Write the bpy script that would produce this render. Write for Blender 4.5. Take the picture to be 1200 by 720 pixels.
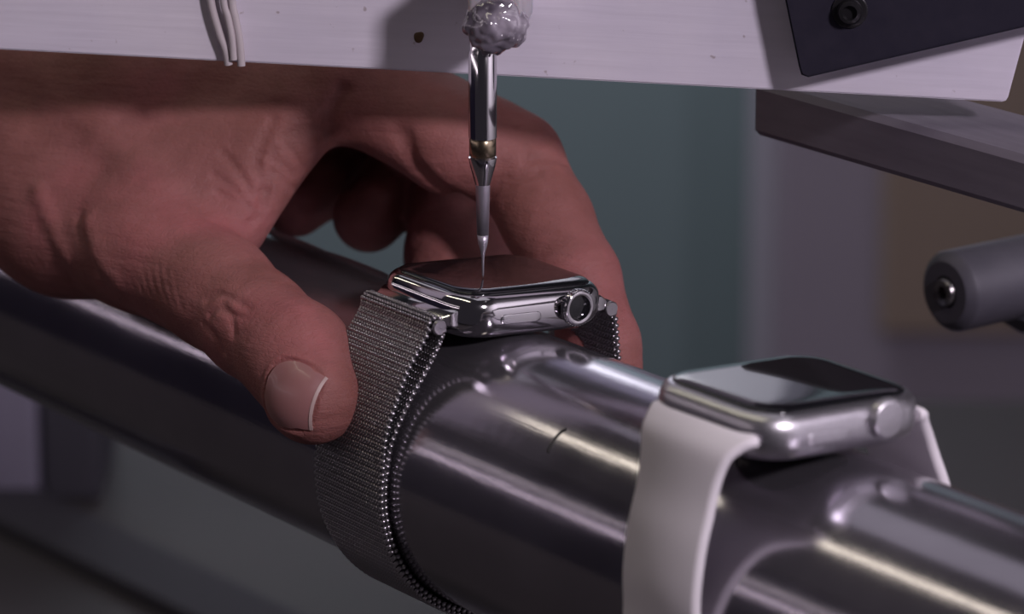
import bpy, bmesh, math, random
import numpy as np
from mathutils import Vector, Matrix
random.seed(4)
rng = np.random.default_rng(4)
S = 0.001                                   # everything is measured in millimetres and built in metres
for o in list(bpy.data.objects): bpy.data.objects.remove(o)
SC = bpy.context.scene
COL = SC.collection

# ------------------------------------------------------------------ camera
YAW, PITCH, FPX, DIST, OX, OY = 0.6311, 0.2772, 4713.78, 832.05, 557.19, 535.69
cy_, sy_, cp_, sp_ = math.cos(YAW), math.sin(YAW), math.cos(PITCH), math.sin(PITCH)
CF = np.array([-cy_*cp_, sy_*cp_, -sp_]); CR = np.array([sy_, cy_, 0.0]); CU = np.array([-cy_*sp_, sy_*sp_, cp_])
CC = -(CF*DIST + CR*(OX-600)*DIST/FPX - CU*(OY-360)*DIST/FPX)
def at(x, y, d):                            # photograph pixel + distance in mm -> point in mm
    return CC + d*(CF + CR*(x-600)/FPX - CU*(y-360)/FPX)
cam = bpy.data.cameras.new('camera'); camo = bpy.data.objects.new('camera', cam); COL.objects.link(camo)
cam.sensor_width = 36; cam.lens = FPX/1200*36; cam.clip_start = 0.05; cam.clip_end = 60
camo.matrix_world = Matrix(((CR[0], CU[0], -CF[0], CC[0]*S), (CR[1], CU[1], -CF[1], CC[1]*S), (CR[2], CU[2], -CF[2], CC[2]*S), (0, 0, 0, 1)))
cam.dof.use_dof = True; cam.dof.focus_distance = 0.818; cam.dof.aperture_fstop = 16
SC.camera = camo

# ------------------------------------------------------------------ light and exposure
SC.view_settings.view_transform = 'Standard'; SC.view_settings.look = 'None'
SC.view_settings.gamma = 1; SC.view_settings.use_curve_mapping = False
SC.view_settings.exposure = 0.0
W = bpy.data.worlds.new('world'); SC.world = W; W.use_nodes = True
W.node_tree.nodes['Background'].inputs[0].default_value = (0.42, 0.37, 0.47, 1)
W.node_tree.nodes['Background'].inputs[1].default_value = 0.06

def area(name, pos, target, sx, sy, power, color, spread=None, roll_axis=None):
    l = bpy.data.lights.new(name, 'AREA'); l.shape = 'RECTANGLE'; l.size = sx*S; l.size_y = sy*S
    l.energy = power; l.color = color
    if spread: l.spread = math.radians(spread)
    o = bpy.data.objects.new(name, l); COL.objects.link(o)
    p = Vector(pos)*S; t = Vector(target)*S
    z = (p-t).normalized()
    x = Vector(roll_axis) if roll_axis else Vector((0, 0, 1)).cross(z)
    x = (x - z*x.dot(z)).normalized(); y = z.cross(x)
    m = Matrix((x, y, z)).transposed().to_4x4(); m.translation = p
    o.matrix_world = m
    return o
# inspection lamp to the right of the camera, a little above
KD = np.array([0.87, -0.03, 0.49]); KD /= np.linalg.norm(KD)
area('inspection_lamp', KD*1300 + np.array([20, 0, 30]), (20, 0, 30), 120, 120, 9.8, (1.0, 0.90, 1.0))
def strip(name, elev, dist, xc, length, width, power, color):   # ceiling strips parallel to the tube
    e = math.radians(elev); p = (xc, -dist*math.cos(e), dist*math.sin(e))
    area(name, p, (xc, 0, 0), length, width, power, color, roll_axis=(1, 0, 0))
strip('ceiling_strip_warm', 70.5, 1300, -1500, 3800, 75, 4.8, (1.0, 0.93, 0.72))
strip('bench_strip_dim', 17, 1300, -1500, 3600, 35, 1.5, (1.0, 0.85, 0.95))
strip('bench_strip_dim_second', 25, 1300, -1500, 3600, 30, .8, (1.0, 0.88, 0.92))
strip('ceiling_panel_soft', 104, 1500, -1500, 3800, 650, 3.6, (0.93, 0.88, 1.0))
def room_pt(a, b, z): return (sy_*a-cy_*b, cy_*a+sy_*b, z)      # right, forward, up in room directions
area('wall_fill', room_pt(-100, 1500, 700), room_pt(60, 2560, -520), 500, 200, 13, (0.92, 0.93, 1.0), spread=110)  # added fill that brightens the back wall, no lamp known there
area('side_wall_fill', room_pt(500, -500, 900), room_pt(1100, -500, -100), 700, 200, 9, (1.0, 0.94, 1.0), spread=120)  # added fill lighting the right side wall so that it reflects brighter

# ------------------------------------------------------------------ materials
def mat(name, color=(.5, .5, .5), rough=.5, metal=0., spec=.5, **kw):
    m = bpy.data.materials.new(name); m.use_nodes = True
    nt = m.node_tree; b = nt.nodes['Principled BSDF']
    b.inputs['Base Color'].default_value = (*color, 1); b.inputs['Roughness'].default_value = rough
    b.inputs['Metallic'].default_value = metal; b.inputs['Specular IOR Level'].default_value = spec
    for k, v in kw.items(): b.inputs[k.replace('_', ' ')].default_value = v
    return m
def N(m, t, **kw):
    n = m.node_tree.nodes.new(t)
    for k, v in kw.items():
        if k in n.inputs: n.inputs[k].default_value = v
        else: setattr(n, k, v)
    return n
def L(m, a, b): m.node_tree.links.new(a, b)
def bsdf(m): return m.node_tree.nodes['Principled BSDF']
def coords(m, scale=(1, 1, 1), rot=(0, 0, 0)):
    t = N(m, 'ShaderNodeTexCoord'); mp = N(m, 'ShaderNodeMapping'); mp.inputs['Scale'].default_value = scale; mp.inputs['Rotation'].default_value = rot
    L(m, t.outputs['Object'], mp.inputs['Vector']); return mp.outputs[0]
def ramp(m, fac, stops):
    r = N(m, 'ShaderNodeValToRGB'); el = r.color_ramp.elements
    while len(el) < len(stops): el.new(.5)
    for e, (p, c) in zip(el, stops): e.position = p; e.color = (*c, 1)
    L(m, fac, r.inputs[0]); return r.outputs[0]
def noise(m, vec, scale, detail=4, rough=.5):
    n = N(m, 'ShaderNodeTexNoise', Scale=scale, Detail=detail, Roughness=rough); L(m, vec, n.inputs['Vector']); return n.outputs[0]
def bump(m, h, dist, strength=1.0, prev=None):
    b = N(m, 'ShaderNodeBump', Strength=strength, Distance=dist); L(m, h, b.inputs['Height'])
    if prev is not None: L(m, prev, b.inputs['Normal'])
    return b.outputs[0]
def noisy(m, scale, c0, c1, stretch=(1, 1, 1), bdist=0, r0=None, r1=None):
    v = coords(m, stretch); f = noise(m, v, scale, 6, .6)
    L(m, ramp(m, f, [(.3, c0), (.7, c1)]), bsdf(m).inputs['Base Color'])
    if bdist: L(m, bump(m, f, bdist), bsdf(m).inputs['Normal'])
    if r0 is not None:
        mr = N(m, 'ShaderNodeMapRange'); mr.inputs[3].default_value = r0; mr.inputs[4].default_value = r1
        L(m, f, mr.inputs[0]); L(m, mr.outputs[0], bsdf(m).inputs['Roughness'])
    return m

M = {}
M['steel_polished'] = mat('steel_polished', (.62, .60, .62), .09, 1)
M['needle_steel'] = mat('needle_steel', (.5, .46, .53), .42, .8)
M['steel_dark'] = mat('steel_dark', (.30, .28, .29), .2, 1)
M['aluminium'] = noisy(mat('aluminium_blasted', (.62, .60, .63), .34, 1), 900, (.58, .56, .60), (.66, .64, .68))
M['glass_black'] = mat('glass_black', (.008, .008, .010), .04, 0, .5)
M['rubber_white'] = noisy(mat('rubber_white', (.72, .68, .72), .55), 60, (.80, .75, .79), (.85, .80, .84))
M['mesh_steel'] = mat('mesh_steel', (.40, .38, .40), .28, 1)
M['mesh_core'] = mat('mesh_core', (.075, .068, .075), .5, .7)
M['brass'] = mat('brass', (.36, .29, .20), .25, 1)
M['black_plate'] = noisy(mat('black_plate', (.022, .020, .032), .8, 0, .1), 300, (.020, .018, .030), (.026, .023, .036))
M['black_screw'] = mat('black_screw', (.03, .028, .032), .28, .6)
M['bar_metal'] = noisy(mat('bar_metal', (.12, .10, .115), .7, .1), 40, (.15, .13, .165), (.19, .165, .205), (1, 8, 8))
M['rod_metal'] = noisy(mat('rod_metal', (.07, .065, .085), .55, .2), 60, (.055, .05, .068), (.078, .072, .092))
M['plastic_block'] = noisy(mat('plastic_block', (.45, .42, .45), .35, Subsurface_Weight=.3), 120, (.36, .32, .36), (.52, .49, .52))
M['wire'] = mat('wire_insulation', (.50, .44, .46), .45)
M['teal_wall'] = noisy(mat('teal_wall', (.05, .08, .09), .8), 1.2, (.056, .078, .086), (.066, .086, .095))
M['grey_panel'] = noisy(mat('grey_panel', (.2, .18, .22), .7), 2, (.19, .165, .21), (.215, .187, .235))
M['brown_board'] = noisy(mat('brown_board', (.13, .09, .07), .8), 3, (.18, .135, .11), (.21, .155, .13))
M['bench'] = noisy(mat('bench_top', (.06, .055, .06), .6), 5, (.042, .036, .040), (.052, .045, .050))
M['floor'] = noisy(mat('floor_paint', (.05, .045, .05), .7), 2, (.045, .042, .05), (.06, .055, .06))
M['lilac_box'] = mat('lilac_box', (.20, .18, .25), .7)
M['dark_box'] = mat('dark_box', (.035, .032, .045), .7)
M['ceiling'] = mat('ceiling_paint', (.3, .3, .3), .9)
M['panel_glow'] = mat('panel_glow', (.1, .1, .1), .3, Emission_Color=(.72, .66, .95, 1), Emission_Strength=.42)  # glow of the added reflection panel, no sky behind it
M['light_wall'] = mat('light_wall', (.55, .52, .57), .8)
M['blue_wall'] = mat('blue_wall', (.075, .065, .13), .8)
M['dirt'] = mat('dried_adhesive', (.10, .055, .025), .6)
M['scratch'] = mat('scratch_dark', (.02, .018, .02), .6)

m = M['glue'] = mat('clear_glue', (.42, .37, .43), .10, 0, .8, Coat_Weight=1.0, Coat_Roughness=.04)
v = coords(m); f = noise(m, v, 160, 2); L(m, ramp(m, f, [(.38, (.09, .075, .10)), (.64, (.34, .30, .36))]), bsdf(m).inputs['Base Color'])
L(m, bump(m, f, .0004, .5), bsdf(m).inputs['Normal'])

m = M['white_plate'] = mat('white_plate', (.72, .67, .77), .5, .0, .4)
v = coords(m, (1, 1, 1)); f = noise(m, v, 14, 5, .6)
vs = coords(m, (3, 60, 60)); fs = noise(m, vs, 9, 4)
mx = N(m, 'ShaderNodeMix', data_type='RGBA', blend_type='MULTIPLY'); mx.inputs[0].default_value = .8
L(m, ramp(m, f, [(.3, (.64, .59, .71)), (.7, (.76, .70, .78))]), mx.inputs[6])
L(m, ramp(m, fs, [(.3, (.92, .92, .92)), (.65, (1, 1, 1))]), mx.inputs[7])
sp = noise(m, coords(m), 420, 2, .5)
mx2 = N(m, 'ShaderNodeMix', data_type='RGBA', blend_type='MULTIPLY'); mx2.inputs[0].default_value = .55
L(m, mx.outputs[2], mx2.inputs[6]); L(m, ramp(m, sp, [(.24, (.35, .25, .2)), (.30, (1, 1, 1))]), mx2.inputs[7])
L(m, mx2.outputs[2], bsdf(m).inputs['Base Color']); L(m, bump(m, fs, .0001), bsdf(m).inputs['Normal'])

m = M['tube'] = mat('tube_steel', (.33, .31, .35), .17, .86)
v = coords(m, (4, 60, 60)); f = noise(m, v, 12, 5, .65)            # polishing lines along the tube
g = noise(m, coords(m, (1, 1, 1)), 22, 4, .6)                      # cloudy scuffing
L(m, ramp(m, g, [(.3, (.29, .27, .31)), (.7, (.37, .345, .39))]), bsdf(m).inputs['Base Color'])
mr = N(m, 'ShaderNodeMapRange'); mr.inputs[1].default_value = .3; mr.inputs[2].default_value = .75; mr.inputs[3].default_value = .105; mr.inputs[4].default_value = .18
L(m, g, mr.inputs[0]); L(m, mr.outputs[0], bsdf(m).inputs['Roughness'])
L(m, bump(m, g, .0004, .25, bump(m, f, .00005, .5)), bsdf(m).inputs['Normal'])

m = M['skin'] = mat('skin', (.3, .13, .1), .60, 0, .32, Subsurface_Weight=.22)
bsdf(m).inputs['Subsurface Radius'].default_value = (1, .35, .2); bsdf(m).inputs['Subsurface Scale'].default_value = .003
v = coords(m); a = noise(m, v, 38, 4, .55); b2 = noise(m, v, 170, 4, .6)
mx = N(m, 'ShaderNodeMix', data_type='RGBA', blend_type='MULTIPLY'); mx.inputs[0].default_value = .8
L(m, ramp(m, a, [(.30, (.25, .095, .083)), (.50, (.31, .120, .112)), (.72, (.38, .126, .130))]), mx.inputs[6])
L(m, ramp(m, b2, [(.3, (.80, .78, .76)), (.65, (1, 1, 1))]), mx.inputs[7]); L(m, mx.outputs[2], bsdf(m).inputs['Base Color'])
vo = N(m, 'ShaderNodeTexVoronoi', Scale=750.0, feature='DISTANCE_TO_EDGE'); L(m, coords(m, (1, 1, 1.6)), vo.inputs['Vector'])
vr = ramp(m, vo.outputs['Distance'], [(.0, (0, 0, 0)), (.12, (1, 1, 1))])
wv = noise(m, coords(m, (60, 60, 420), (.5, .4, .2)), 1, 5, .6)       # fine skin folds
wv2 = noise(m, coords(m, (420, 90, 90), (.2, .9, .6)), 1, 4, .6)
n1 = bump(m, vr, .00018, .35); n2 = bump(m, wv, .0009, .5, n1); n3 = bump(m, wv2, .0006, .4, n2); n4 = bump(m, b2, .0006, .5, n3)
L(m, n4, bsdf(m).inputs['Normal'])
M['nail'] = mat('nail', (.31, .135, .13), .38, 0, .5, Subsurface_Weight=.1, Coat_Weight=.15)
M['nail_edge'] = mat('nail_edge', (.45, .32, .30), .45)

# ------------------------------------------------------------------ builders (all vertex data in mm)
def mesh(name, verts, faces, m, parent=None, smooth=True, angle=None):
    me = bpy.data.meshes.new(name)
    if isinstance(verts, np.ndarray): verts = (verts*S).tolist()
    else: verts = [(a*S, b*S, c*S) for a, b, c in verts]
    if isinstance(faces, np.ndarray): faces = faces.tolist()
    me.from_pydata(verts, [], faces); me.update()
    me.materials.append(m)
    if smooth:
        me.polygons.foreach_set('use_smooth', [True]*len(me.polygons))
        if angle: me.set_sharp_from_angle(angle=math.radians(angle))
    o = bpy.data.objects.new(name, me); COL.objects.link(o)
    if parent is not None: o.parent = parent
    return o
def bm_obj(name, bm, m, parent=None, smooth=True, angle=35):
    bmesh.ops.recalc_face_normals(bm, faces=bm.faces)
    vs = [tuple(v.co) for v in bm.verts]; bm.verts.index_update()
    fs = [[v.index for v in f.verts] for f in bm.faces]; bm.free()
    return mesh(name, vs, fs, m, parent, smooth, angle)
def tag(o, label=None, cat=None, group=None, kind=None):
    if label: o['label'] = label
    if cat: o['category'] = cat
    if group: o['group'] = group
    if kind: o['kind'] = kind
    return o
def frame(o, loc, ex=None, ey=None, ez=None):   # place object: location in mm and three axes
    if ex is None: o.location = Vector(loc)*S; return o
    m = Matrix((Vector(ex), Vector(ey), Vector(ez))).transposed().to_4x4(); m.translation = Vector(loc)*S
    o.matrix_world = m; return o
def empty(name, loc=(0, 0, 0), ex=None, ey=None, ez=None):
    o = bpy.data.objects.new(name, None); o.empty_display_size = .005; COL.objects.link(o)
    return frame(o, loc, ex, ey, ez)
def box_bm(lo, hi, bev=0, seg=2, bm=None):
    bm = bm or bmesh.new(); r = bmesh.ops.create_cube(bm, size=1)
    for v in r['verts']: v.co = Vector([(l+h)/2 + c*(h-l) for l, h, c in zip(lo, hi, v.co)])
    if bev: bmesh.ops.bevel(bm, geom=list({e for v in r['verts'] for e in v.link_edges}), offset=bev, segments=seg, affect='EDGES', profile=.5)
    return bm
def lathe(prof, n=40, axis='z', cap=True):      # profile of (radius, height)
    V, Fc = [], []
    for r, h in prof:
        for k in range(n):
            t = 2*math.pi*k/n; x, y = r*math.cos(t), r*math.sin(t)
            V.append({'z': (x, y, h), 'x': (h, x, y), 'y': (y, h, x)}[axis])
    for i in range(len(prof)-1):
        for k in range(n):
            k2 = (k+1) % n; Fc.append((i*n+k, i*n+k2, (i+1)*n+k2, (i+1)*n+k))
    if cap: Fc.append(tuple(range(n))[::-1]); Fc.append(tuple((len(prof)-1)*n+k for k in range(n)))
    return V, Fc
def loft(rings, cap=True):
    n = len(rings[0]); V = [p for r in rings for p in r]; Fc = []
    for i in range(len(rings)-1):
        for k in range(n):
            k2 = (k+1) % n; Fc.append((i*n+k, i*n+k2, (i+1)*n+k2, (i+1)*n+k))
    if cap: Fc.append(tuple(range(n))[::-1]); Fc.append(tuple((len(rings)-1)*n+k for k in range(n)))
    return V, Fc
def tubepath(pts, r, n=10):
    pts = [np.array(p, float) for p in pts]; rings = []
    up = np.array([.13, .31, .94])
    for i, p in enumerate(pts):
        t = pts[min(i+1, len(pts)-1)] - pts[max(i-1, 0)]; t /= np.linalg.norm(t)
        a = np.cross(t, up); a /= np.linalg.norm(a); b = np.cross(a, t)
        rr = r[i] if hasattr(r, '__len__') else r
        rings.append([tuple(p + rr*(a*math.cos(q) + b*math.sin(q))) for q in [2*math.pi*k/n for k in range(n)]])
    return loft(rings)
def rrect(a, b, r, z, n=10):
    out = []
    for cx, cy, t0 in ((a/2-r, b/2-r, 0), (-a/2+r, b/2-r, 90), (-a/2+r, -b/2+r, 180), (a/2-r, -b/2+r, 270)):
        for k in range(n+1):
            t = math.radians(t0+90*k/n); out.append((cx+r*math.cos(t), cy+r*math.sin(t), z))
    return out
def smooth_curve(pts, n=8):                     # Catmull-Rom
    P = [np.array(p, float) for p in pts]; P = [2*P[0]-P[1]] + P + [2*P[-1]-P[-2]]; out = []
    for i in range(1, len(P)-2):
        for k in range(n):
            t = k/n; out.append(.5*((2*P[i]) + (-P[i-1]+P[i+1])*t + (2*P[i-1]-5*P[i]+4*P[i+1]-P[i+2])*t*t + (-P[i-1]+3*P[i]-3*P[i+1]+P[i+2])*t**3))
    out.append(P[-2]); return out

TR = 29.2                                        # tube radius
# ------------------------------------------------------------------ setting
def slab(name, lo, hi, m, bev=0, yawed=True):
    o = bm_obj(name, box_bm(lo, hi, bev), m, smooth=False)
    return o
HF = np.array([-cy_, sy_, 0.0]); HR = CR          # horizontal forward / right of the room (the room is square to the wall behind)
UZ = (0, 0, 1)
def room(o, loc=(0, 0, 0)): return frame(o, tuple(HR*loc[0] + HF*loc[1] + np.array([0, 0, loc[2]])), HR, HF, UZ)
def rp(x, y, d):                                  # pixel, depth -> (right, forward, up) room coordinates
    p = at(x, y, d); return np.array([p@HR, p@HF, p[2]])
WALLD = rp(600, 300, 2700)[1]
BZ = -186.0
o = room(slab('wall_back', (-3300, WALLD, -900), (1800, WALLD+60, 1700), M['teal_wall'])); tag(o, 'plain dark teal wall, out of focus behind the bench', kind='structure')
o = room(slab('floor', (-3300, -1700, -960), (1800, WALLD, -900), M['floor'])); tag(o, 'dark grey painted floor under the bench', kind='structure')

# glowing panel added above the frame for a reflection in the near watch glass
wn = room(bm_obj('reflection_panel', box_bm((-300, 0, 0), (300, 12, 620), 1), M['panel_glow'], None, False), (221-290, WALLD-13, 385)); tag(wn, 'added glowing panel high on the wall above the picture, seen only as a pale reflection', kind='structure')
for lo_, hi_ in (((-325, -6, -25), (325, 14, 0)), ((-325, -6, 620), (325, 14, 645)), ((-325, -6, 0), (-300, 14, 620)), ((300, -6, 0), (325, 14, 620))):
    bm_obj('reflection_panel_rim', box_bm(lo_, hi_, 1, 1), M['dark_box'], wn, False)

for sx, nm, mm in ((1100, 'reflected_wall_right', M['light_wall']), (-3300, 'reflected_wall_left', M['blue_wall'])):  # unseen side walls, added for the metal to reflect
    o = room(slab(nm, (sx if sx > 0 else sx-60, -1700, -900), (sx+60 if sx > 0 else sx, WALLD, 1700), mm)); tag(o, 'plain side wall added outside the picture for its reflections', kind='structure')

# bench: top slab and legs
bf = rp(1150, 468, 1500)[1]
bn = empty('workbench'); room(bn, (0, 0, -900))
tag(bn, 'dark grey workbench running below and behind the metal tube', 'workbench')
bm_obj('bench_top', box_bm((-900, -300, -BZ*0+900+BZ-30), (450, bf, 900+BZ), 2), M['bench'], bn, False)
for sx in (-860, 370):
    for y0 in (-280, bf-70): bm_obj('leg', box_bm((sx, y0, 0), (sx+50, y0+50, 900+BZ-30.5), 2, 1), M['dark_box'], bn, False)

# storage cabinet against the wall, brown board on its front
c0 = rp(905, 300, 2450); c1 = rp(1290, 300, 2450)
cb = empty('storage_cabinet'); room(cb, (c0[0], c0[1], -900))
tag(cb, 'grey lavender cabinet standing blurred against the teal wall', 'cabinet')
bm_obj('body', box_bm((0, 12, 0), (520, WALLD-c0[1]-3, 960), 3), M['grey_panel'], cb, False)
bm_obj('door', box_bm((4, 0, 40), (516, 11, 950), 2), M['grey_panel'], cb, False)
b0 = rp(1035, 400, 2435)
bb = bm_obj('pinboard', box_bm((0, 0, 0), (330, 12, 420), 2), M['brown_board'], None, False); room(bb, (b0[0], c0[1]-13, b0[2]))
tag(bb, 'brown board fixed to the front of the grey cabinet, blurred', 'board')

# blurred boxes on the bench, seen below the tube at the left
def bench_box(name, x, y, w, dp, h, m, label, cat):
    k = rp(x, y, 1000); t = (BZ - CC[2])/(at(x, y, 1)[2]-CC[2]); q = rp(x, y, t)
    o = bm_obj(name, box_bm((-w/2, 0, 0), (w/2, dp, h), 2), m, None, False); room(o, (q[0], q[1], BZ+.2)); tag(o, label, cat); return o
bench_box('storage_box', -12, 590, 34, 60, 60, M['lilac_box'], 'pale lilac box on the bench at the left edge of the picture', 'box')
bench_box('parts_bin', 84, 588, 20, 60, 70, M['dark_box'], 'narrow dark box on the bench right of the pale lilac box', 'box')
k = bm_obj('metal_strip', box_bm((-150, -14, 0), (150, 14, 5), 1), M['dark_box'], None, False)
t = (BZ-CC[2])/(at(110, 650, 1)[2]-CC[2]); q = at(110, 650, t); e1 = np.array([.93, .36, 0]); e1 /= np.linalg.norm(e1)
e1 = (HR*math.cos(math.radians(-52)) + HF*math.sin(math.radians(-52)))
frame(k, (q[0], q[1], BZ+.2), e1, np.cross((0, 0, 1), e1), UZ); tag(k, 'dark metal strip lying flat on the bench below the tube', 'strip')

# ------------------------------------------------------------------ the tube and its two stands
n = 160; X0, X1 = -420, 330
V, Fc = lathe([(TR-3, X0+.6), (TR-.6, X0), (TR, X0+.6)] + [(TR, X0+(X1-X0)*k/30) for k in range(1, 30)] + [(TR, X1-.6), (TR-.6, X1), (TR-3, X1-.6), (TR-3, X1-5), (TR-3, X0+5), (TR-3, X0+.6)], n, 'x', False)
tb = mesh('metal_tube', V, Fc, M['tube'], None, True, 40)
tag(tb, 'thick brushed steel tube running diagonally under both watches', 'tube')
pm = bm_obj('scratch', box_bm((-.35, -3.6, -.08), (.35, 3.6, .14), .1), M['scratch'], tb)   # black pen mark on the highlight
a = math.radians(90+26.2+24.0)
pa = math.radians(137); pmc = np.array([36.0, TR*math.cos(pa), TR*math.sin(pa)])
pm.data.transform(Matrix.Identity(4))
for st in (-330, 292):
    s_ = empty('tube_stand', (st, 0, BZ)); tag(s_, 'dark metal stand under the %s end of the tube, outside the picture' % ('far' if st < 0 else 'near'), 'stand')
    bm_obj('base', box_bm((-20, -45, .2), (20, 45, 10), 1.5), M['rod_metal'], s_, False)
    bm_obj('post', box_bm((-9, -12, 10), (9, 12, -BZ-TR-1), 1), M['rod_metal'], s_, False)
    V, Fc = [], []
    rings = []
    for k in range(17):
        t = math.radians(200+140*k/16); c_, s__ = math.cos(t), math.sin(t)
        rings.append([(-9, (TR+.2)*c_, (TR+.2)*s__-BZ), (9, (TR+.2)*c_, (TR+.2)*s__-BZ), (9, (TR+4)*c_, (TR+4)*s__-BZ), (-9, (TR+4)*c_, (TR+4)*s__-BZ)])
    V, Fc = loft(rings); mesh('cradle', V, Fc, M['rod_metal'], s_, False)

# ------------------------------------------------------------------ watches
def watch_frame(x, z, w, yaw, yo):
    c, s = math.cos(w), math.sin(w)
    ez = np.array([0, s, c]); ey0 = np.array([0, c, -s]); ex0 = np.array([1., 0, 0])
    cy, sy = math.cos(yaw), math.sin(yaw)
    loc = np.array([x, 0, 0]) + ey0*yo + ez*z
    return loc, ex0*cy + ey0*sy, -ex0*sy + ey0*cy, ez
def watch(a, b, r, loc, ex, ey, ez, mcase, mglass, kind):
    w = empty('wristwatch', np.array(loc)-np.array(ez)*10.5, ex, ey, ez)
    prof = [(0.5, 5.2), (.65, 3.6), (1.0, 2.0), (1.9, .95), (3.0, .32), (4.2, .05), (5.4, 0), (6.8, .08), (7.9, .35), (8.7, .85), (9.3, 1.5), (9.62, 2.2)]
    rings = [rrect(a-2*i, b-2*i, max(r-i*.9, 1.2), z, 12) for z, i in prof]
    rings.append(rrect(a-2*2.6, b-2*2.6, max(r-2.6, 1.2), 9.62, 12))
    rings.append(rrect(a-2*3.4, b-2*3.4, max(r-3.4, 1.2), 9.3, 12))
    V, Fc = loft(rings); mesh('case', V, Fc, mcase, w, True, 50)
    gp = [(9.45, 2.25), (9.72, 2.3), (9.98, 2.55), (10.2, 3.0), (10.36, 3.7), (10.46, 4.7), (10.5, 6.0)]
    rings = [rrect(a-2*i, b-2*i, max(r-i*.9, 1.2), z, 12) for z, i in gp]
    V, Fc = loft(rings); mesh('glass', V, Fc, mglass, w, True, 60)
    V, Fc = lathe([(5, .44), (11, .46), (12, .5), (12.2, 1.0)], 48); mesh('sensor_back', V, Fc, M['glass_black'], w)
    return w
def crown(w, a, y, z, r, mm, hollow, mring):
    x = a/2 - (.25 if hollow else .9)
    if hollow:
        V, Fc = lathe([(r*.86, 0), (r*.86, .5), (r, .62), (r, 2.0), (r*.95, 2.25), (r*.82, 2.35), (r*.72, 2.2), (r*.68, 1.6), (r*.66, 1.15), (.02, 1.1)], 48, 'x', False)
    else:
        V, Fc = lathe([(r*.9, 0), (r*.9, .45), (r, .55), (r, 2.1), (r*.94, 2.35), (r*.8, 2.45), (.02, 2.5)], 48, 'x', False)
    o = mesh('crown', V, Fc, mm, w, True, 50); o.location = Vector((x, y, z))*S
    if hollow:
        d = mesh('crown_inset', *lathe([(r*.66, 1.16), (.02, 1.3)], 40, 'x', False), M['glass_black'], o); d['label'] = 'dark round recess in the crown'
    bm = bmesh.new()
    for k in range(36):
        t = 2*math.pi*k/36; c_, s_ = math.cos(t)*(r+.03), math.sin(t)*(r+.03)
        box_bm((.75, c_-.12, s_-.12), (1.85, c_+.12, s_+.12), 0, 1, bm)
    rd = bm_obj('crown_knurling', bm, mm, o, False); rd['kind'] = 'stuff'
def side_button(w, a, y, z, mm):
    pts = []
    for i, (x, k) in enumerate(((-.3, 1), (.0, 1), (.10, .95), (.13, .8))):
        pts.append([(x, p[0]*k*1, p[1]*k) for p in [(q[0], q[1]) for q in rrect(10, 2.1, 1.04, 0, 8)]])
    V, Fc = loft(pts); o = mesh('side_button', V, Fc, mm, w, True, 50); o.location = Vector((a/2+.12, y, z))*S

# ---- band path helper: in the world plane across the tube (Y, Z), angle measured from +Y
def band_ring(R_, t0, t1, n): return [(R_*math.cos(math.radians(t0+(t1-t0)*k/n)), R_*math.sin(math.radians(t0+(t1-t0)*k/n))) for k in range(n+1)]
def resample(P, step):
    P = np.array(P, float); seg = np.linalg.norm(np.diff(P, axis=0), axis=1); s = np.concatenate([[0], np.cumsum(seg)])
    n = max(2, int(round(s[-1]/step))); t = np.linspace(0, s[-1], n+1)
    return np.stack([np.interp(t, s, P[:, i]) for i in range(P.shape[1])], 1)
def ribbon(path, wfun, th, xc, skew=0.0, edge=.5):   # closed-section strip along path (Y,Z); section across X
    P = np.array(path); n = len(P); rings = []
    L_ = np.concatenate([[0], np.cumsum(np.linalg.norm(np.diff(P, axis=0), axis=1))])
    for i in range(n):
        t = P[min(i+1, n-1)]-P[max(i-1, 0)]; t /= np.linalg.norm(t); nrm = np.array([t[1], -t[0]])
        h = wfun(L_[i], L_[-1])/2; x0 = xc + skew*L_[i]; e = min(edge, th/2)
        sec = [(-h, 0), (-h+e*.3, th/2-.02 if 0 else th/2*.75), (-h+e, th/2), (h-e, th/2), (h-e*.3, th/2*.75), (h, 0), (h-e*.3, -th/2*.75), (h-e, -th/2), (-h+e, -th/2), (-h+e*.3, -th/2*.75)]
        rings.append([(x0+a_, P[i][0]+nrm[0]*b_, P[i][1]+nrm[1]*b_) for a_, b_ in sec])
    return loft(rings)
LINKV = []
for zz, rr in ((-1, .0), (-.6, .8), (0, 1), (.6, .8), (1, 0)):
    if rr == 0: LINKV.append((0, 0, zz))
    else:
        for k in range(5): LINKV.append((rr*math.cos(2*math.pi*k/5), rr*math.sin(2*math.pi*k/5), zz))
LINKV = np.array(LINKV)
LINKF = [(0, 1+(k+1) % 5, 1+k) for k in range(5)]
for j in range(2):
    for k in range(5): LINKF.append((1+j*5+k, 1+j*5+(k+1) % 5, 6+j*5+(k+1) % 5, 6+j*5+k))
LINKF += [(11+k, 11+(k+1) % 5, 16) for k in range(5)]
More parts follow.
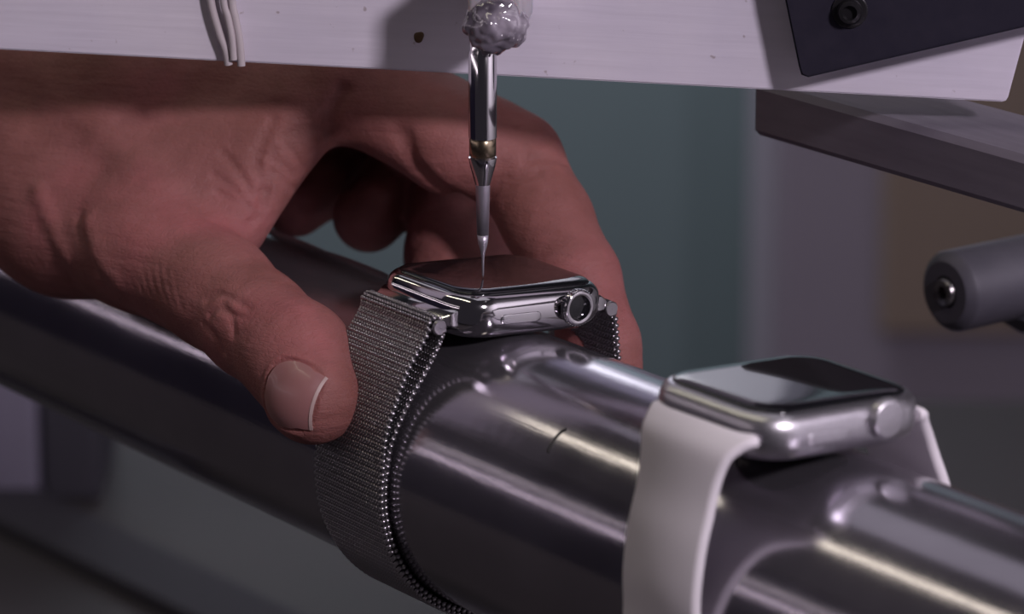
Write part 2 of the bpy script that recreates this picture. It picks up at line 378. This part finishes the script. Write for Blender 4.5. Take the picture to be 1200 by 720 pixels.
def links(parent_origin, inv, path, width, xc, name, par, off, step=.72, col=.92, r=.34, both=False, skew=0.):
    P = resample(path, step); n = len(P); cols = int(width/col); V, Fc, E = [], [], []
    nv = len(LINKV)
    for i in range(1, n-1):
        t = P[i+1]-P[i-1]; t /= np.linalg.norm(t); nrm = np.array([t[1], -t[0]])
        for sgn in ((1, -1) if both else (1,)):
            for c in range(cols+1):
                x = xc - width/2 + c*width/cols + (.0 if i % 2 else .46*width/cols*2*.5) + skew*step*i
                if abs(x-xc-skew*step*i) > width/2: continue
                ax = np.array([.62*(1 if i % 2 else -1), t[0]*.5, t[1]*.5]); ax /= np.linalg.norm(ax)
                nn = np.array([0, nrm[0], nrm[1]])*sgn; bb = np.cross(ax, nn)
                p = np.array([x, P[i][0], P[i][1]]) + nn*off
                V.append(p + LINKV[:, :1]*r*bb + LINKV[:, 1:2]*r*.8*nn + LINKV[:, 2:]*.62*ax)
    V = np.concatenate(V); k = len(V)//nv
    tri = [f for f in LINKF if len(f) == 3]; quad = [f for f in LINKF if len(f) == 4]
    Fc = [tuple(x+nv*i for x in f) for i in range(k) for f in LINKF]
    V = (V - parent_origin) @ inv
    o = mesh(name, V, Fc, M['mesh_steel'], par); o['kind'] = 'stuff'; return o
def edge_beads(parent_origin, inv, path, x, name, par, r=.62, step=1.42, skew=0., th=1.0):
    P = resample(path, step); V, Fc = [], []
    ico = bmesh.new(); bmesh.ops.create_icosphere(ico, subdivisions=2, radius=1); iv = np.array([v.co[:] for v in ico.verts]); jf = [[v.index for v in f.verts] for f in ico.faces]; ico.free()
    for i in range(len(P)-1):
        t = P[i+1]-P[i]; t /= np.linalg.norm(t); nrm = np.array([t[1], -t[0]])
        p = np.array([x+skew*step*i, P[i][0], P[i][1]])
        v = p + iv[:, :1]*np.array([r*.8, 0, 0]) + iv[:, 1:2]*r*.85*np.array([0, t[0], t[1]]) + iv[:, 2:]*r*th*np.array([0, nrm[0], nrm[1]])
        b = len(V)*len(iv); V.append(v); Fc += [[k+b for k in f] for f in jf]
    V = (np.concatenate(V)-parent_origin)@inv
    o = mesh(name, V, Fc, M['mesh_steel'], par); o['kind'] = 'stuff'; return o

# ---- watch one: polished steel, mesh band
loc, ex, ey, ez = watch_frame(0, 39.3, .0803, .005, 1.6)
A1, B1 = 33.3, 38.6
w1 = watch(A1, B1, 8.6, loc, ex, ey, ez, M['steel_polished'], M['glass_black'], 1)
tag(w1, 'polished steel square wristwatch with woven steel mesh band, under the needle', 'watch')
crown(w1, A1, 8.4, 6.2, 3.7, M['steel_polished'], True, None)
side_button(w1, A1, -5.0, 4.9, M['steel_polished'])
O1 = np.array(loc)-np.array(ez)*10.5; INV1 = np.stack([ex, ey, ez], 1)
def w1l(P): return (np.array(P, float)-O1)@INV1
def lug(w, inv, o, sgn, wid_case, wid_end, y_case, pts, m, name='lug'):
    # pts: list of (y, z, thickness, width) in watch coordinates
    rings = []
    for y, z, th, wd in pts:
        h = wd/2; rings.append([(x_, y*sgn, z+zz) for x_, zz in ((-h, -th/2+.3), (-h+.4, -th/2), (h-.4, -th/2), (h, -th/2+.3), (h, th/2-.3), (h-.4, th/2), (-h+.4, th/2), (-h, th/2-.3))])
    V, Fc = loft(rings); bmm = bmesh.new(); vs = [bmm.verts.new(p) for p in V]
    for f in Fc: bmm.faces.new([vs[i] for i in f])
    return bm_obj(name, bmm, m, w, True, 40)
for sgn in (-1, 1):
    lg = lug(w1, None, None, sgn, 0, 0, 0, [(17.2, 5.0, 3.6, 25.5), (18.6, 4.9, 3.4, 25.2), (19.8, 4.6, 2.6, 24.5), (20.7, 4.3, 1.9, 23.8), (21.3, 4.1, 1.3, 23.5)], M['steel_polished'])
    V, Fc = lathe([(.05, -12.2), (.9, -12.2), (1.15, -11.9), (1.15, 11.9), (.9, 12.2), (.05, 12.2)], 20, 'x', False)
    lb = mesh('band_bar', V, Fc, M['steel_polished'], w1, True, 50); lb.location = Vector((0, sgn*21.8, 3.4))*S
    for xs in (-11.9, 11.9):
        V, Fc = lathe([(.05, -.5), (1.4, -.5), (1.6, -.25), (1.6, .25), (1.4, .5), (.05, .5)], 20, 'x', False)
        e_ = mesh('bar_cap', V, Fc, M['mesh_steel'], lb, True, 50); e_.location = Vector((xs, 0, 0))*S
# band in world (Y, Z): outer layer and inner layer on the near side
def w2yz(y, z): p = O1 + np.array(ey)*y + np.array(ez)*z; return (p[1], p[2])
bar_n = np.array(w2yz(-21.8, 3.4)); bar_f = np.array(w2yz(21.8, 3.4))
outer = [tuple(bar_n+np.array([.8, 1.5])), tuple(bar_n+np.array([-.6, 1.75])), tuple(bar_n+np.array([-1.7, 1.0])), tuple(bar_n+np.array([-2.2, -1.4]))] + \
        [(-24.3, 26.0), (-27.3, 19.6), (-30.0, 12.4)] + band_ring(TR+1.9, 173, 262, 22)
outer = [tuple(p) for p in smooth_curve(outer, 4)]
full_in = [tuple(bar_n+np.array([1.2, -1.4])), (-21.6, 28.4), (-24.9, 23.0), (-27.8, 16.2)] + band_ring(TR+1.35, 158, 385, 60)
farpart = [(27.8, 15.5), (25.6, 22.5), tuple(bar_f+np.array([.3, -3.6])), tuple(bar_f+np.array([.9, -1.4])), tuple(bar_f+np.array([.4, 1.2]))]
inner = [tuple(bar_n+np.array([1.9, -1.2])), (-17.3, 29.2), (-20.2, 24.8), (-24.6, 18.6), (-28.6, 11.0)] + band_ring(TR+1.0, 170, 368, 50) + [(29.9, 12.5), (28.6, 19.0)] + [tuple(bar_f+np.array([2.0, -4.4])), tuple(bar_f+np.array([1.5, -1.4])), tuple(bar_f+np.array([.4, 1.3]))]
inner = [tuple(p) for p in smooth_curve(inner, 4)]
BW = 23.6; BX = -0.6
for nm, pth, lab in (('band_outer_layer', outer, 'folded-back outer layer of the steel mesh band'), ('band_inner_layer', inner, 'inner layer of the steel mesh band, wrapped around the tube')):
    P = resample(pth, 1.2)
    V, Fc = ribbon(P, lambda s, l: BW, .8, BX); o = mesh(nm, (np.array(V)-O1)@INV1, Fc, M['mesh_core'], w1, True, 50); o['label'] = lab
    links(O1, INV1, pth, BW-.6, BX, 'woven_links', o, .42, both=(nm != 'band_outer_layer'))
    for xs in (-1, 1): edge_beads(O1, INV1, pth, BX+xs*BW/2, 'edge_links', o)

# ---- watch two: matte aluminium, white rubber band
loc2, ex2, ey2, ez2 = watch_frame(101.0, 41.5, .061, .0186, -3.8)
A2, B2 = 35.9, 42.0
w2 = watch(A2, B2, 9.2, loc2, ex2, ey2, ez2, M['aluminium'], M['glass_black'], 2)
tag(w2, 'matte silver square wristwatch with smooth white rubber band, nearest the camera', 'watch')
crown(w2, A2, 8.0, 6.7, 3.8, M['aluminium'], False, None)
side_button(w2, A2, -5.5, 4.9, M['aluminium'])
O2 = np.array(loc2)-np.array(ez2)*10.5; INV2 = np.stack([ex2, ey2, ez2], 1)
def w2p(y, z): p = O2 + np.array(ey2)*y + np.array(ez2)*z; return (p[1], p[2])
def bandw(s, l, top=29.5, low=21.5):
    def f(d):
        t = min(1, max(0, (d-1.0)/15.0)); t = 1-(1-t)**2.2
        return top+(low-top)*t
    return f(min(s, l-s))
near2 = [w2p(-19.4, 4.9), w2p(-21.0, 4.6), w2p(-22.6, 3.4), w2p(-24.4, .9), (-28.2, 24.6), (-30.2, 17.0), (-31.3, 8.5)] + band_ring(TR+2.0, 176, 364, 46)[0:] + \
        [(30.6, 9.5), (29.2, 16.5), (26.3, 23.5), (23.3, 29.2), (20.3, 33.2), w2p(21.0, 5.0), w2p(19.4, 5.0)]
near2 = resample([tuple(p) for p in smooth_curve(near2, 5)], 1.1)
V, Fc = ribbon(near2, bandw, 2.3, 101.8, edge=1.1)
bd = mesh('rubber_band', (np.array(V)-O2)@INV2, Fc, M['rubber_white'], w2, True, 60)

# ------------------------------------------------------------------ needle probe
# contact point: pixel (566,325) on the glass plane of watch one
d0 = at(566, 326, 1)-CC; tt = ((np.array(loc)-CC)@ez)/(d0@ez); CP = CC + d0*tt
pr = empty('probe_needle', CP+np.array([0, 0, .12])); tag(pr, 'thin steel needle probe with thick polished barrel touching the mesh-band watch glass', 'needle')
PXM = FPX/tt                                     # pixels per mm there
def H(y): return (326-y)/PXM/cp_
mesh('needle_tip', *lathe([(.05, 0), (.20, .5), (.28, H(304)), (.5, H(296)), (1.0, H(286)), (1.2, H(276))], 24), M['needle_steel'], pr)
mesh('needle_shaft', *lathe([(1.2, H(276)), (1.5, H(216)), (1.5, H(212))], 28), M['needle_steel'], pr)
mesh('barrel', *lathe([(1.5, H(218)), (1.7, H(214)), (2.6, H(196)), (2.85, H(188)), (2.85, H(186.5)), (2.45, H(186)), (2.45, H(164)), (2.85, H(163.5)), (2.85, H(66)), (2.6, H(64)), (2.6, H(20))], 40), M['steel_polished'], pr, True, 40)
o = mesh('crimp_ring', *lathe([(2.5, H(185.5)), (2.72, H(184)), (2.72, H(166)), (2.5, H(164.5))], 40), M['brass'], pr, True, 40); o['label'] = 'small brass ring let into the barrel'

# ------------------------------------------------------------------ white plate with shadows of block and bracket
PD = tt + 12                                      # distance of the plate's face near the needle
pa_, pb_ = at(570, 88, PD), at(1181, 120, PD-9)   # along its bottom edge: slightly nearer at the right
ex_ = (pb_-pa_); ex_[2] += 0; ex_ /= np.linalg.norm(ex_)
upv = np.array([0, 0, 1.]) - ex_*ex_[2]; upv /= np.linalg.norm(upv); eyp = np.cross(upv, ex_)   # eyp points away from the camera
pl = empty('mounting_plate', pb_, ex_, eyp, upv)
tag(pl, 'white painted metal plate crossing the top of the picture, in front of the hand', 'plate')
bm = bmesh.new()
out = [(-260, 0), (-1.2, 0), (-.4, .3), (0, 1.1), (3.2, 17.5), (6, 30), (-260, 30)]
fv = [bm.verts.new((x, 0, z)) for x, z in out]; f = bm.faces.new(fv)
r_ = bmesh.ops.extrude_face_region(bm, geom=[f]); bmesh.ops.translate(bm, vec=(0, 4, 0), verts=[v for v in r_['geom'] if isinstance(v, bmesh.types.BMVert)])
bmesh.ops.bevel(bm, geom=[e for e in bm.edges if abs((e.verts[0].co-e.verts[1].co).y) < .1], offset=.3, segments=2, affect='EDGES')
bm_obj('plate', bm, M['white_plate'], pl, True, 30)
def plate_xz(px, py, yoff=0):                      # pixel -> plate coordinates on a plane yoff mm in front of (-) the face
    d = at(px, py, 1)-CC; o_ = pb_ + eyp*yoff; t = ((o_-CC)@eyp)/(d@eyp); p = CC+d*t-pb_
    return p@ex_, p@upv
x, z = plate_xz(491, 43)
bm = bmesh.new(); bmesh.ops.create_icosphere(bm, subdivisions=3, radius=1)
for v in bm.verts:
    q = 1+.22*math.sin(2.2*v.co.x+2)*math.cos(2*v.co.z+1); v.co = Vector((v.co.x*1.1*q, v.co.y*.3, v.co.z*1.2*q))
o = bm_obj('adhesive_spot', bm, M['dirt'], pl); o.location = Vector((x, 0, z))*S

# holder block and glue lump
ny = float((CP-pb_)@eyp)
x0, z0 = plate_xz(547, 46, ny-3.6); x1, z1 = plate_xz(613, -40, ny-3.6)
hb = empty('needle_holder', pb_, ex_, eyp, upv); tag(hb, 'translucent plastic holder block with lumpy clear glue gripping the needle', 'holder')
bm_obj('block', box_bm((x0, ny-3.6, z0), (x1, -.1, z1), 1.0, 3), M['plastic_block'], hb)
xl, zl = plate_xz(581, 30, ny-3.5)
bm = bmesh.new(); bmesh.ops.create_icosphere(bm, subdivisions=5, radius=1)
from mathutils import noise as mn
for v in bm.verts:
    c = v.co.copy(); k = 1 + .16*mn.noise(c*1.6+Vector((3, 1, 7))) + .06*mn.noise(c*4+Vector((9, 2, 1)))
    cell = mn.voronoi(c*1.5)[0]; k += .20*min(.5, cell[1]-cell[0])-.04
    v.co = Vector((c.x*6.4, c.y*4.8, c.z*5.6))*k
o = bm_obj('glue_lump', bm, M['glue'], hb, True, 70); o.location = Vector((xl, ny-2.5, zl))*S

# three wires hanging over the plate
for i, (pp, lab) in enumerate((([(240, -60), (247, 0), (256, 35), (265, 60), (268, 76)], 'leftmost of the three thin beige wires hanging over the white plate'),
                  ([(258, -60), (262, 0), (267, 20), (272, 45), (274, 70)], 'middle one of the three thin beige wires hanging over the white plate'),
                  ([(272, -60), (272, 0), (276, 22), (281, 50), (283, 77)], 'rightmost of the three thin beige wires over the white plate, nearest the needle'))):
    P = []
    for j, (px, py) in enumerate(pp):
        x, z = plate_xz(px, py, -1.5-(i % 2)*.9); P.append((x, -1.6-(i % 2)*.9, z))
    b = P[-1]; V, Fc = tubepath(smooth_curve(P, 6), .85 if i != 1 else .75, 12)
    o = mesh('wire', [(a_-b[0], b_-b[1], c_-b[2]) for a_, b_, c_ in V], Fc, M['wire'], None, True, 50)
    frame(o, pb_+ex_*b[0]+eyp*b[1]+upv*b[2], ex_, eyp, upv); tag(o, lab, 'wire', 'wires hanging over the white plate')

# black bracket plate
BY = -8.5
br = empty('black_bracket', pb_, ex_, eyp, upv); tag(br, 'matt black metal bracket plate bolted over the right end of the white plate', 'bracket')
q = [plate_xz(*p, BY) for p in ((920, 0), (936, 78), (939, 88), (947, 91), (1330, 2), (1330, -150), (895, -150))]
bm = bmesh.new(); fv = [bm.verts.new((x, BY, z)) for x, z in q]; f = bm.faces.new(fv)
r_ = bmesh.ops.extrude_face_region(bm, geom=[f]); bmesh.ops.translate(bm, vec=(0, 3, 0), verts=[v for v in r_['geom'] if isinstance(v, bmesh.types.BMVert)])
bmesh.ops.bevel(bm, geom=[e for e in bm.edges if abs((e.verts[0].co-e.verts[1].co).y) < .1], offset=.35, segments=2, affect='EDGES')
bm_obj('plate', bm, M['black_plate'], br, True, 30)
x, z = plate_xz(996, 12, BY)
V, Fc = lathe([(3.6, 0), (3.6, -.5), (3.4, -.6), (3.3, -.62)], 32, 'y'); ws = mesh('washer', V, Fc, M['black_screw'], br, True, 40); ws.location = Vector((x, BY, z))*S
V, Fc = lathe([(2.5, -.5), (2.5, -2.4), (2.2, -2.8), (1.5, -2.9), (1.35, -1.6), (.02, -1.6)], 32, 'y', False); o = mesh('screw', V, Fc, M['black_screw'], ws, True, 40)
V, Fc = lathe([(3, 3), (3, 8.3)], 24, 'y'); o = mesh('spacer', V, Fc, M['rod_metal'], br, True, 40); o.location = Vector((x, BY, z))*S

# ------------------------------------------------------------------ bar behind at the right (parallel to the tube)
def atY(x, y, Y): d = at(x, y, 1)-CC; return CC + d*((Y-CC[1])/d[1])
BYY = 78.0
e0, e1_, e2 = atY(880, 158, BYY), atY(1200, 243, BYY), atY(880, 104, BYY)
hgt = (atY(1100, 150, BYY)-atY(1100, 217, BYY))[2]
bar = empty('guide_bar', e0); tag(bar, 'grey machined metal bar slanting behind the right end of the white plate', 'bar')
bm = box_bm((0, 0, 0), (330, 26, hgt), 1.4, 1)
bm_obj('bar', bm, M['bar_metal'], bar, False)
print('bar', e0, e1_, hgt)

# rod with a socket screw in its end (axis across the tube direction)
rc = at(1107, 343, 905); RR = 9.3
rd = empty('round_rod', rc); tag(rd, 'short grey round rod with a screw in its end, blurred at the right edge', 'rod')
V, Fc = lathe([(3.6, .6), (3.8, 0), (RR-2.2, 0), (RR-.4, 1.6), (RR, 2.4), (RR, 90), (RR-1, 91), (.05, 91)], 48, 'y', False); mesh('rod', V, Fc, M['rod_metal'], rd, True, 30)
V, Fc = lathe([(.05, 2.5), (3.7, 2.5), (3.7, .6)], 32, 'y', False)
V2, F2 = lathe([(1.5, 1.6), (1.7, -.4), (2.9, -.5), (3.3, -.1), (3.4, 2.0)], 6, 'y', False)
sc = mesh('screw', *lathe([(.05, 1.4), (1.3, 1.4), (1.5, -.7), (2.9, -.9), (3.3, -.4), (3.4, 2.4)], 30, 'y', False), M['steel_dark'], rd, True, 40)
st = mesh('clamp_foot', *loft([[(-9, 18, -8), (9, 18, -8), (9, 90, -8), (-9, 90, -8)], [(-7, 30, -16), (7, 30, -16), (7, 90, -34), (-7, 90, -34)]]), M['dark_box'], rd, False)

# ------------------------------------------------------------------ the hand (one continuous surface from a distance field)
def P(x, y, d): return at(x, y, d)
seg_palm = [  # (point, r, point, r)
    (P(78, 258, 884), 15.0, P(168, 287, 866), 14.0),       # thumb metacarpal
    (P(-30, 190, 905), 19.0, P(78, 258, 884), 15.0),
    (P(-70, 110, 905), 17.0, P(150, 112, 884), 14.5),      # index side of the back of the hand
    (P(150, 112, 884), 14.5, P(395, 98, 872), 10.2),
    (P(440, 100, 880), 10.0, P(562, 165, 877), 10.4),       # back of the index knuckle
    (P(60, 190, 886), 14.0, P(250, 200, 872), 11.0),       # first web
    (P(272, 264, 862), 7.6, P(346, 140, 868), 8.0),
    (P(200, 240, 868), 11.0, P(310, 150, 872), 9.5),
    (P(-60, 100, 925), 18.0, P(400, 92, 893), 12.0),       # middle
    (P(-60, 110, 945), 17.0, P(375, 100, 912), 12.0),      # ring
    (P(-40, 150, 950), 16.0, P(320, 130, 926), 11.5),      # little
    (P(-300, 60, 960), 27.0, P(-60, 120, 925), 22.0),      # wrist
    (P(-900, -120, 1050), 36.0, P(-300, 60, 960), 27.0),   # forearm
]
fingers = {
 'thumb': [(P(168, 287, 866), 13.6), (P(256, 343, 846), 11.9), (P(300, 380, 836), 11.2), (P(347, 418, 823), 11.3), (P(367, 465, 815), 9.8)],
 'index': [(P(400, 104, 872), 9.6), (P(530, 168, 870), 10.9), (P(602, 189, 873), 10.5), (P(641, 258, 866), 9.7), (P(676, 325, 857), 9.0), (P(703, 405, 851), 8.4), (P(712, 432, 850), 7.4)],
 'middle': [(P(405, 105, 893), 10.5), (P(490, 145, 910), 11), (P(545, 180, 920), 11.8), (P(544, 240, 914), 12.6), (P(538, 300, 900), 12.0), (P(520, 350, 884), 9.0)],
 'ring': [(P(380, 110, 912), 10.0), (P(450, 130, 926), 9.8), (P(500, 160, 930), 9.6), (P(470, 215, 922), 8.6), (P(432, 254, 914), 8.2)],
 'little': [(P(325, 135, 926), 9.2), (P(395, 150, 938), 8.6), (P(415, 180, 940), 8.2), (P(380, 215, 932), 7.8), (P(346, 239, 926), 7.7)],
}
def rcone(X, a, ra, b, rb):
    ab = b-a; L2 = ab@ab; h = np.clip(((X-a)@ab)/L2, 0, 1)
    return np.linalg.norm(X-(a+h[:, None]*ab), axis=1)-(ra+(rb-ra)*h)
def smin(a, b, k):
    h = np.clip(.5+.5*(b-a)/k, 0, 1); return b*(1-h)+a*h-k*h*(1-h)
def field0(X):
    dp = None
    for a, ra, b, rb in seg_palm:
        d = rcone(X, a, ra, b, rb); dp = d if dp is None else smin(dp, d, 9.0)
    df = None
    for nm, ch in fingers.items():
        dc = None
        for (a, ra), (b, rb) in zip(ch[:-1], ch[1:]):
            d = rcone(X, a, ra, b, rb); dc = d if dc is None else smin(dc, d, 2.4)
        df = dc if df is None else smin(df, dc, 1.0)
    return np.maximum(smin(dp, df, 4.5), TR+.12-np.hypot(X[:, 1], X[:, 2]))
def trace(px, py, f=field0, d0_=740):
    d = at(px, py, 1)-CC; n_ = np.linalg.norm(d); d = d/n_; t = d0_*n_
    for _ in range(60):
        s = f((CC+d*t)[None])[0]; t += s*.8
        if abs(s) < .02: break
        if t > 1100: return None
    return CC+d*t
def grad(X, f, e=.15):
    g = np.stack([f(X+e*np.eye(3)[i])-f(X-e*np.eye(3)[i]) for i in range(3)], 1); return g/np.maximum(np.linalg.norm(g, axis=1, keepdims=True), 1e-9)
# thumbnail frame
NC = trace(335, 462); NN = grad(NC[None], field0)[0]
ta = at(386, 476, 815)-at(346, 461, 819); NA = ta-NN*(ta@NN); NA /= np.linalg.norm(NA); NB = np.cross(NN, NA)
NLEN, NWID = 5.9, 6.6
def nail_uv(X):
    q = X-NC; return (q@NB)/NWID, (q@NA)/NLEN, q@NN
creases = []
def crease(pts, amp, wid):
    p3 = [trace(*p) for p in pts]; p3 = [p for p in p3 if p is not None]
    if len(p3) > 1: creases.append((np.array(smooth_curve(p3, 4)), amp, wid))
crease([(243, 352), (256, 345), (275, 352), (292, 362)], .55, 1.0)
crease([(247, 370), (258, 362), (272, 372), (276, 392)], .6, 1.0)
crease([(240, 380), (252, 392), (262, 412)], .5, 1.0)
crease([(262, 356), (270, 366), (283, 372)], .35, .8)
crease([(383, 160), (386, 140), (396, 118), (402, 106)], 2.2, 1.6)
crease([(310, 225), (304, 250), (294, 262)], .7, 1.2)
crease([(300, 190), (308, 215), (311, 240)], .6, 1.2)
crease([(262, 180), (282, 205), (296, 228)], .5, 1.0)
crease([(255, 225), (275, 235), (293, 245)], .4, 1.0)
crease([(250, 205), (272, 220), (290, 236)], .35, .9)
crease([(320, 140), (308, 165), (300, 190)], .45, 1.1)
crease([(330, 165), (345, 180), (356, 196)], .3, .8)
crease([(318, 200), (335, 214), (348, 222)], .3, .8)
crease([(473, 160), (484, 190), (506, 214), (535, 232), (556, 240)], 1.6, 2.2)
crease([(572, 228), (590, 214), (612, 205), (630, 202)], .7, 1.4)
crease([(618, 188), (640, 186), (662, 190), (676, 200)], .55, 1.2)
crease([(628, 166), (645, 163), (662, 170)], .4, 1.0)
crease([(610, 150), (616, 170), (616, 186)], .3, 1.0)
crease([(45, 225), (60, 262), (78, 300)], -.9, 2.0)
crease([(105, 262), (118, 300), (140, 330)], -1.0, 2.4)
crease([(92, 250), (100, 285), (112, 318)], .6, 1.6)
crease([(20, 60), (110, 150), (190, 215)], -.9, 4.5)
for q in range(7): crease([(150+q*9, 300+q*3), (153+q*9, 318+q*4), (159+q*9, 336+q*4)], .16, .5)
for q in range(5): crease([(600+q*11, 232+q*24), (618+q*12, 226+q*24), (640+q*12, 232+q*24)], .14, .6)
crease([(336, 160), (352, 150), (372, 152)], .3, 1.0)
crease([(296, 176), (312, 182), (330, 192), (345, 206)], .35, .8)
crease([(322, 178), (318, 200), (314, 226)], .45, .9)
bumps = [(trace(145, 300), -1.0, 9), (trace(262, 372), -.7, 7), (trace(520, 165), -.9, 9)]
def field(X):
    d = field0(X)
    for pl_, amp, wid in creases:
        a = pl_[:-1]; b = pl_[1:]
        lo = pl_.min(0)-4*wid; hi = pl_.max(0)+4*wid
        mk = np.all((X > lo) & (X < hi), axis=1)
        if not mk.any(): continue
        Y = X[mk]; best = np.full(len(Y), 1e9)
        for p, q in zip(a, b):
            ab = q-p; h = np.clip(((Y-p)@ab)/max(ab@ab, 1e-9), 0, 1); best = np.minimum(best, np.linalg.norm(Y-(p+h[:, None]*ab), axis=1))
        d[mk] += amp*np.exp(-(best/wid)**2)
    for c, amp, wid in bumps:
        if c is None: continue
        d += amp*np.exp(-(np.linalg.norm(X-c, axis=1)/wid)**2)
    u, v_, w_ = nail_uv(X); near = (abs(w_) < 7)
    rr = (np.abs(u)**3.0+np.abs(v_)**3.0)**(1/3.0)
    d += np.where(near, .45*np.exp(-((rr-.97)/.10)**2), 0)         # groove round the nail
    ridge = np.exp(-((rr-1.16)/.10)**2)*np.clip(1.1-v_, 0, 1)
    d -= np.where(near, .40*ridge, 0)
    return d
# surface nets on a coarse grid, then subdivision and projection to the fine field
def surface_nets(lo, hi, h, f):
    n = np.ceil((hi-lo)/h).astype(int)+1
    ax = [lo[i]+h*np.arange(n[i]) for i in range(3)]
    vals = np.empty(n, np.float32)
    yy, zz = np.meshgrid(ax[1], ax[2], indexing='ij')
    for i0 in range(0, n[0], 8):
        xs = ax[0][i0:i0+8]; G = np.stack(np.broadcast_arrays(xs[:, None, None], yy[None], zz[None]), -1).reshape(-1, 3)
        vals[i0:i0+len(xs)] = f(G).reshape(len(xs), n[1], n[2])
    ins = vals < 0
    c = np.zeros(n-1, np.uint8)
    for i in (0, 1):
        for j in (0, 1):
            for k in (0, 1): c += ins[i:n[0]-1+i, j:n[1]-1+j, k:n[2]-1+k]
    act = (c > 0) & (c < 8); idx = -np.ones(n-1, np.int64); ijk = np.argwhere(act); idx[act] = np.arange(len(ijk))
    V = lo + h*(ijk+.5); quads = []
    for axx in range(3):
        o1, o2 = (axx+1) % 3, (axx+2) % 3
        sl0 = [slice(1, n[t]-1) for t in range(3)]; sl0[axx] = slice(0, n[axx]-1)
        sl1 = list(sl0); sl1[axx] = slice(1, n[axx])
        a, b = ins[tuple(sl0)], ins[tuple(sl1)]
        for flag, flip in ((a & ~b, False), (~a & b, True)):
            e = np.argwhere(flag)
            off = np.zeros(3, int); off[o1] = 1; off[o2] = 1
            e = e+off
            d1 = np.zeros(3, int); d1[o1] = 1; d2 = np.zeros(3, int); d2[o2] = 1
            q = [idx[tuple((e-s).T)] for s in (d1*0, d1, d1+d2, d2)]
            q = np.stack(q, 1)
            if flip: q = q[:, ::-1]
            quads.append(q)
    return V, np.concatenate(quads)
def project(V, f, it=3):
    for _ in range(it):
        V = V - f(V)[:, None]*grad(V, f)*.9
    return V
allp = np.array([s[0] for s in seg_palm[:-1]]+[s[2] for s in seg_palm]+[p for ch in fingers.values() for p, r in ch])
lo = allp.min(0)-24; hi = allp.max(0)+24
lo = np.maximum(lo, -330)
V, Q = surface_nets(lo, hi, 2.2, field0)
V = project(V, field0, 3)
me = bpy.data.meshes.new('hand_tmp'); me.from_pydata(V.tolist(), [], Q.tolist()); me.update()
tmp = bpy.data.objects.new('hand_tmp', me); COL.objects.link(tmp)
md = tmp.modifiers.new('s', 'SUBSURF'); md.levels = 2; md.subdivision_type = 'CATMULL_CLARK'
dg = bpy.context.evaluated_depsgraph_get(); em = tmp.evaluated_get(dg).to_mesh()
nv = len(em.vertices); co = np.empty(nv*3, np.float32); em.vertices.foreach_get('co', co); V = co.reshape(-1, 3).astype(float)
Fq = [tuple(p.vertices) for p in em.polygons]
tmp.evaluated_get(dg).to_mesh_clear(); bpy.data.objects.remove(tmp)
V = project(V, field, 3)
HO = at(150, 250, 884)
hand = mesh('hand', V-HO, Fq, M['skin'], None, True); hand.location = Vector(HO)*S
tag(hand, 'bare left hand, thumb pressed on the tube and fingers curled behind the mesh-band watch', 'hand')
print('hand verts', nv, 'creases', len(creases))

def nail_patch(v0, v1, off, grow=1.0, nu=26, nvv=26, lift=0.0):
    rows = []
    for j in range(nvv+1):
        v_ = v0+(v1-v0)*j/nvv
        lim = (max(0., 1-abs(v_)**2.3))**(1/2.3) if v_ < .55 else (max(0., 1-.55**2.3))**(1/2.3)*(1-.10*((v_-.55)/.45)**2)
        rows.append([(u*lim*grow, v_) for u in np.linspace(-1, 1, nu+1)])
    R_ = np.array(rows).reshape(-1, 2)
    X = NC + NB*R_[:, :1]*NWID + NA*R_[:, 1:]*NLEN
    # drop onto the smooth surface: iterative
    for _ in range(8): X = X - (field0(X))[:, None]*NN/np.maximum(.35, (grad(X, field0)@NN))[:, None]
    G = grad(X, field0); uu = R_[:, 0]
    X = X + G*(off*(1-.5*np.abs(R_[:, 0]/grow)**4))[:, None]
    top = X; bot = X-G*.9
    n_ = nu+1; Fc = []; K = len(X)
    for j in range(nvv):
        for i in range(nu):
            a_ = j*n_+i; Fc.append((a_, a_+1, a_+1+n_, a_+n_)); Fc.append((K+a_, K+a_+n_, K+a_+1+n_, K+a_+1))
    bd_ = [i for i in range(n_)] + [j*n_+nu for j in range(1, nvv+1)] + [nvv*n_+i for i in range(nu-1, -1, -1)] + [j*n_ for j in range(nvv-1, 0, -1)]
    for a_, b_ in zip(bd_, bd_[1:]+bd_[:1]): Fc.append((b_, a_, K+a_, K+b_))
    return np.concatenate([top, bot])-HO, Fc
V, Fc = nail_patch(-.97, .93, .42); nl = mesh('thumbnail', V, Fc, M['nail'], hand, True, 60); nl['label'] = 'smooth pinkish thumbnail'
V, Fc = nail_patch(.92, 1.01, .58, nvv=4); ne = mesh('nail_edge', V, Fc, M['nail_edge'], nl, True, 60); ne['label'] = 'pale free edge of the thumbnail'

# pen mark across the highlight on the tube
P0, P1 = None, None
def on_tube(x, y):
    d = at(x, y, 1)-CC; a_ = d[1]**2+d[2]**2; b_ = 2*(CC[1]*d[1]+CC[2]*d[2]); c_ = CC[1]**2+CC[2]**2-TR**2
    return CC+d*((-b_-math.sqrt(b_*b_-4*a_*c_))/(2*a_))
pts = [on_tube(x, y) for x, y in ((664, 503), (657, 507), (650, 515), (645, 524), (642, 531))]
V, Fc = tubepath(smooth_curve(pts, 4), .28, 8); bpy.data.objects.remove(pm); pm = mesh('scratch', V, Fc, M['scratch'], tb); pm['label'] = 'short black scratch across the tube highlight'
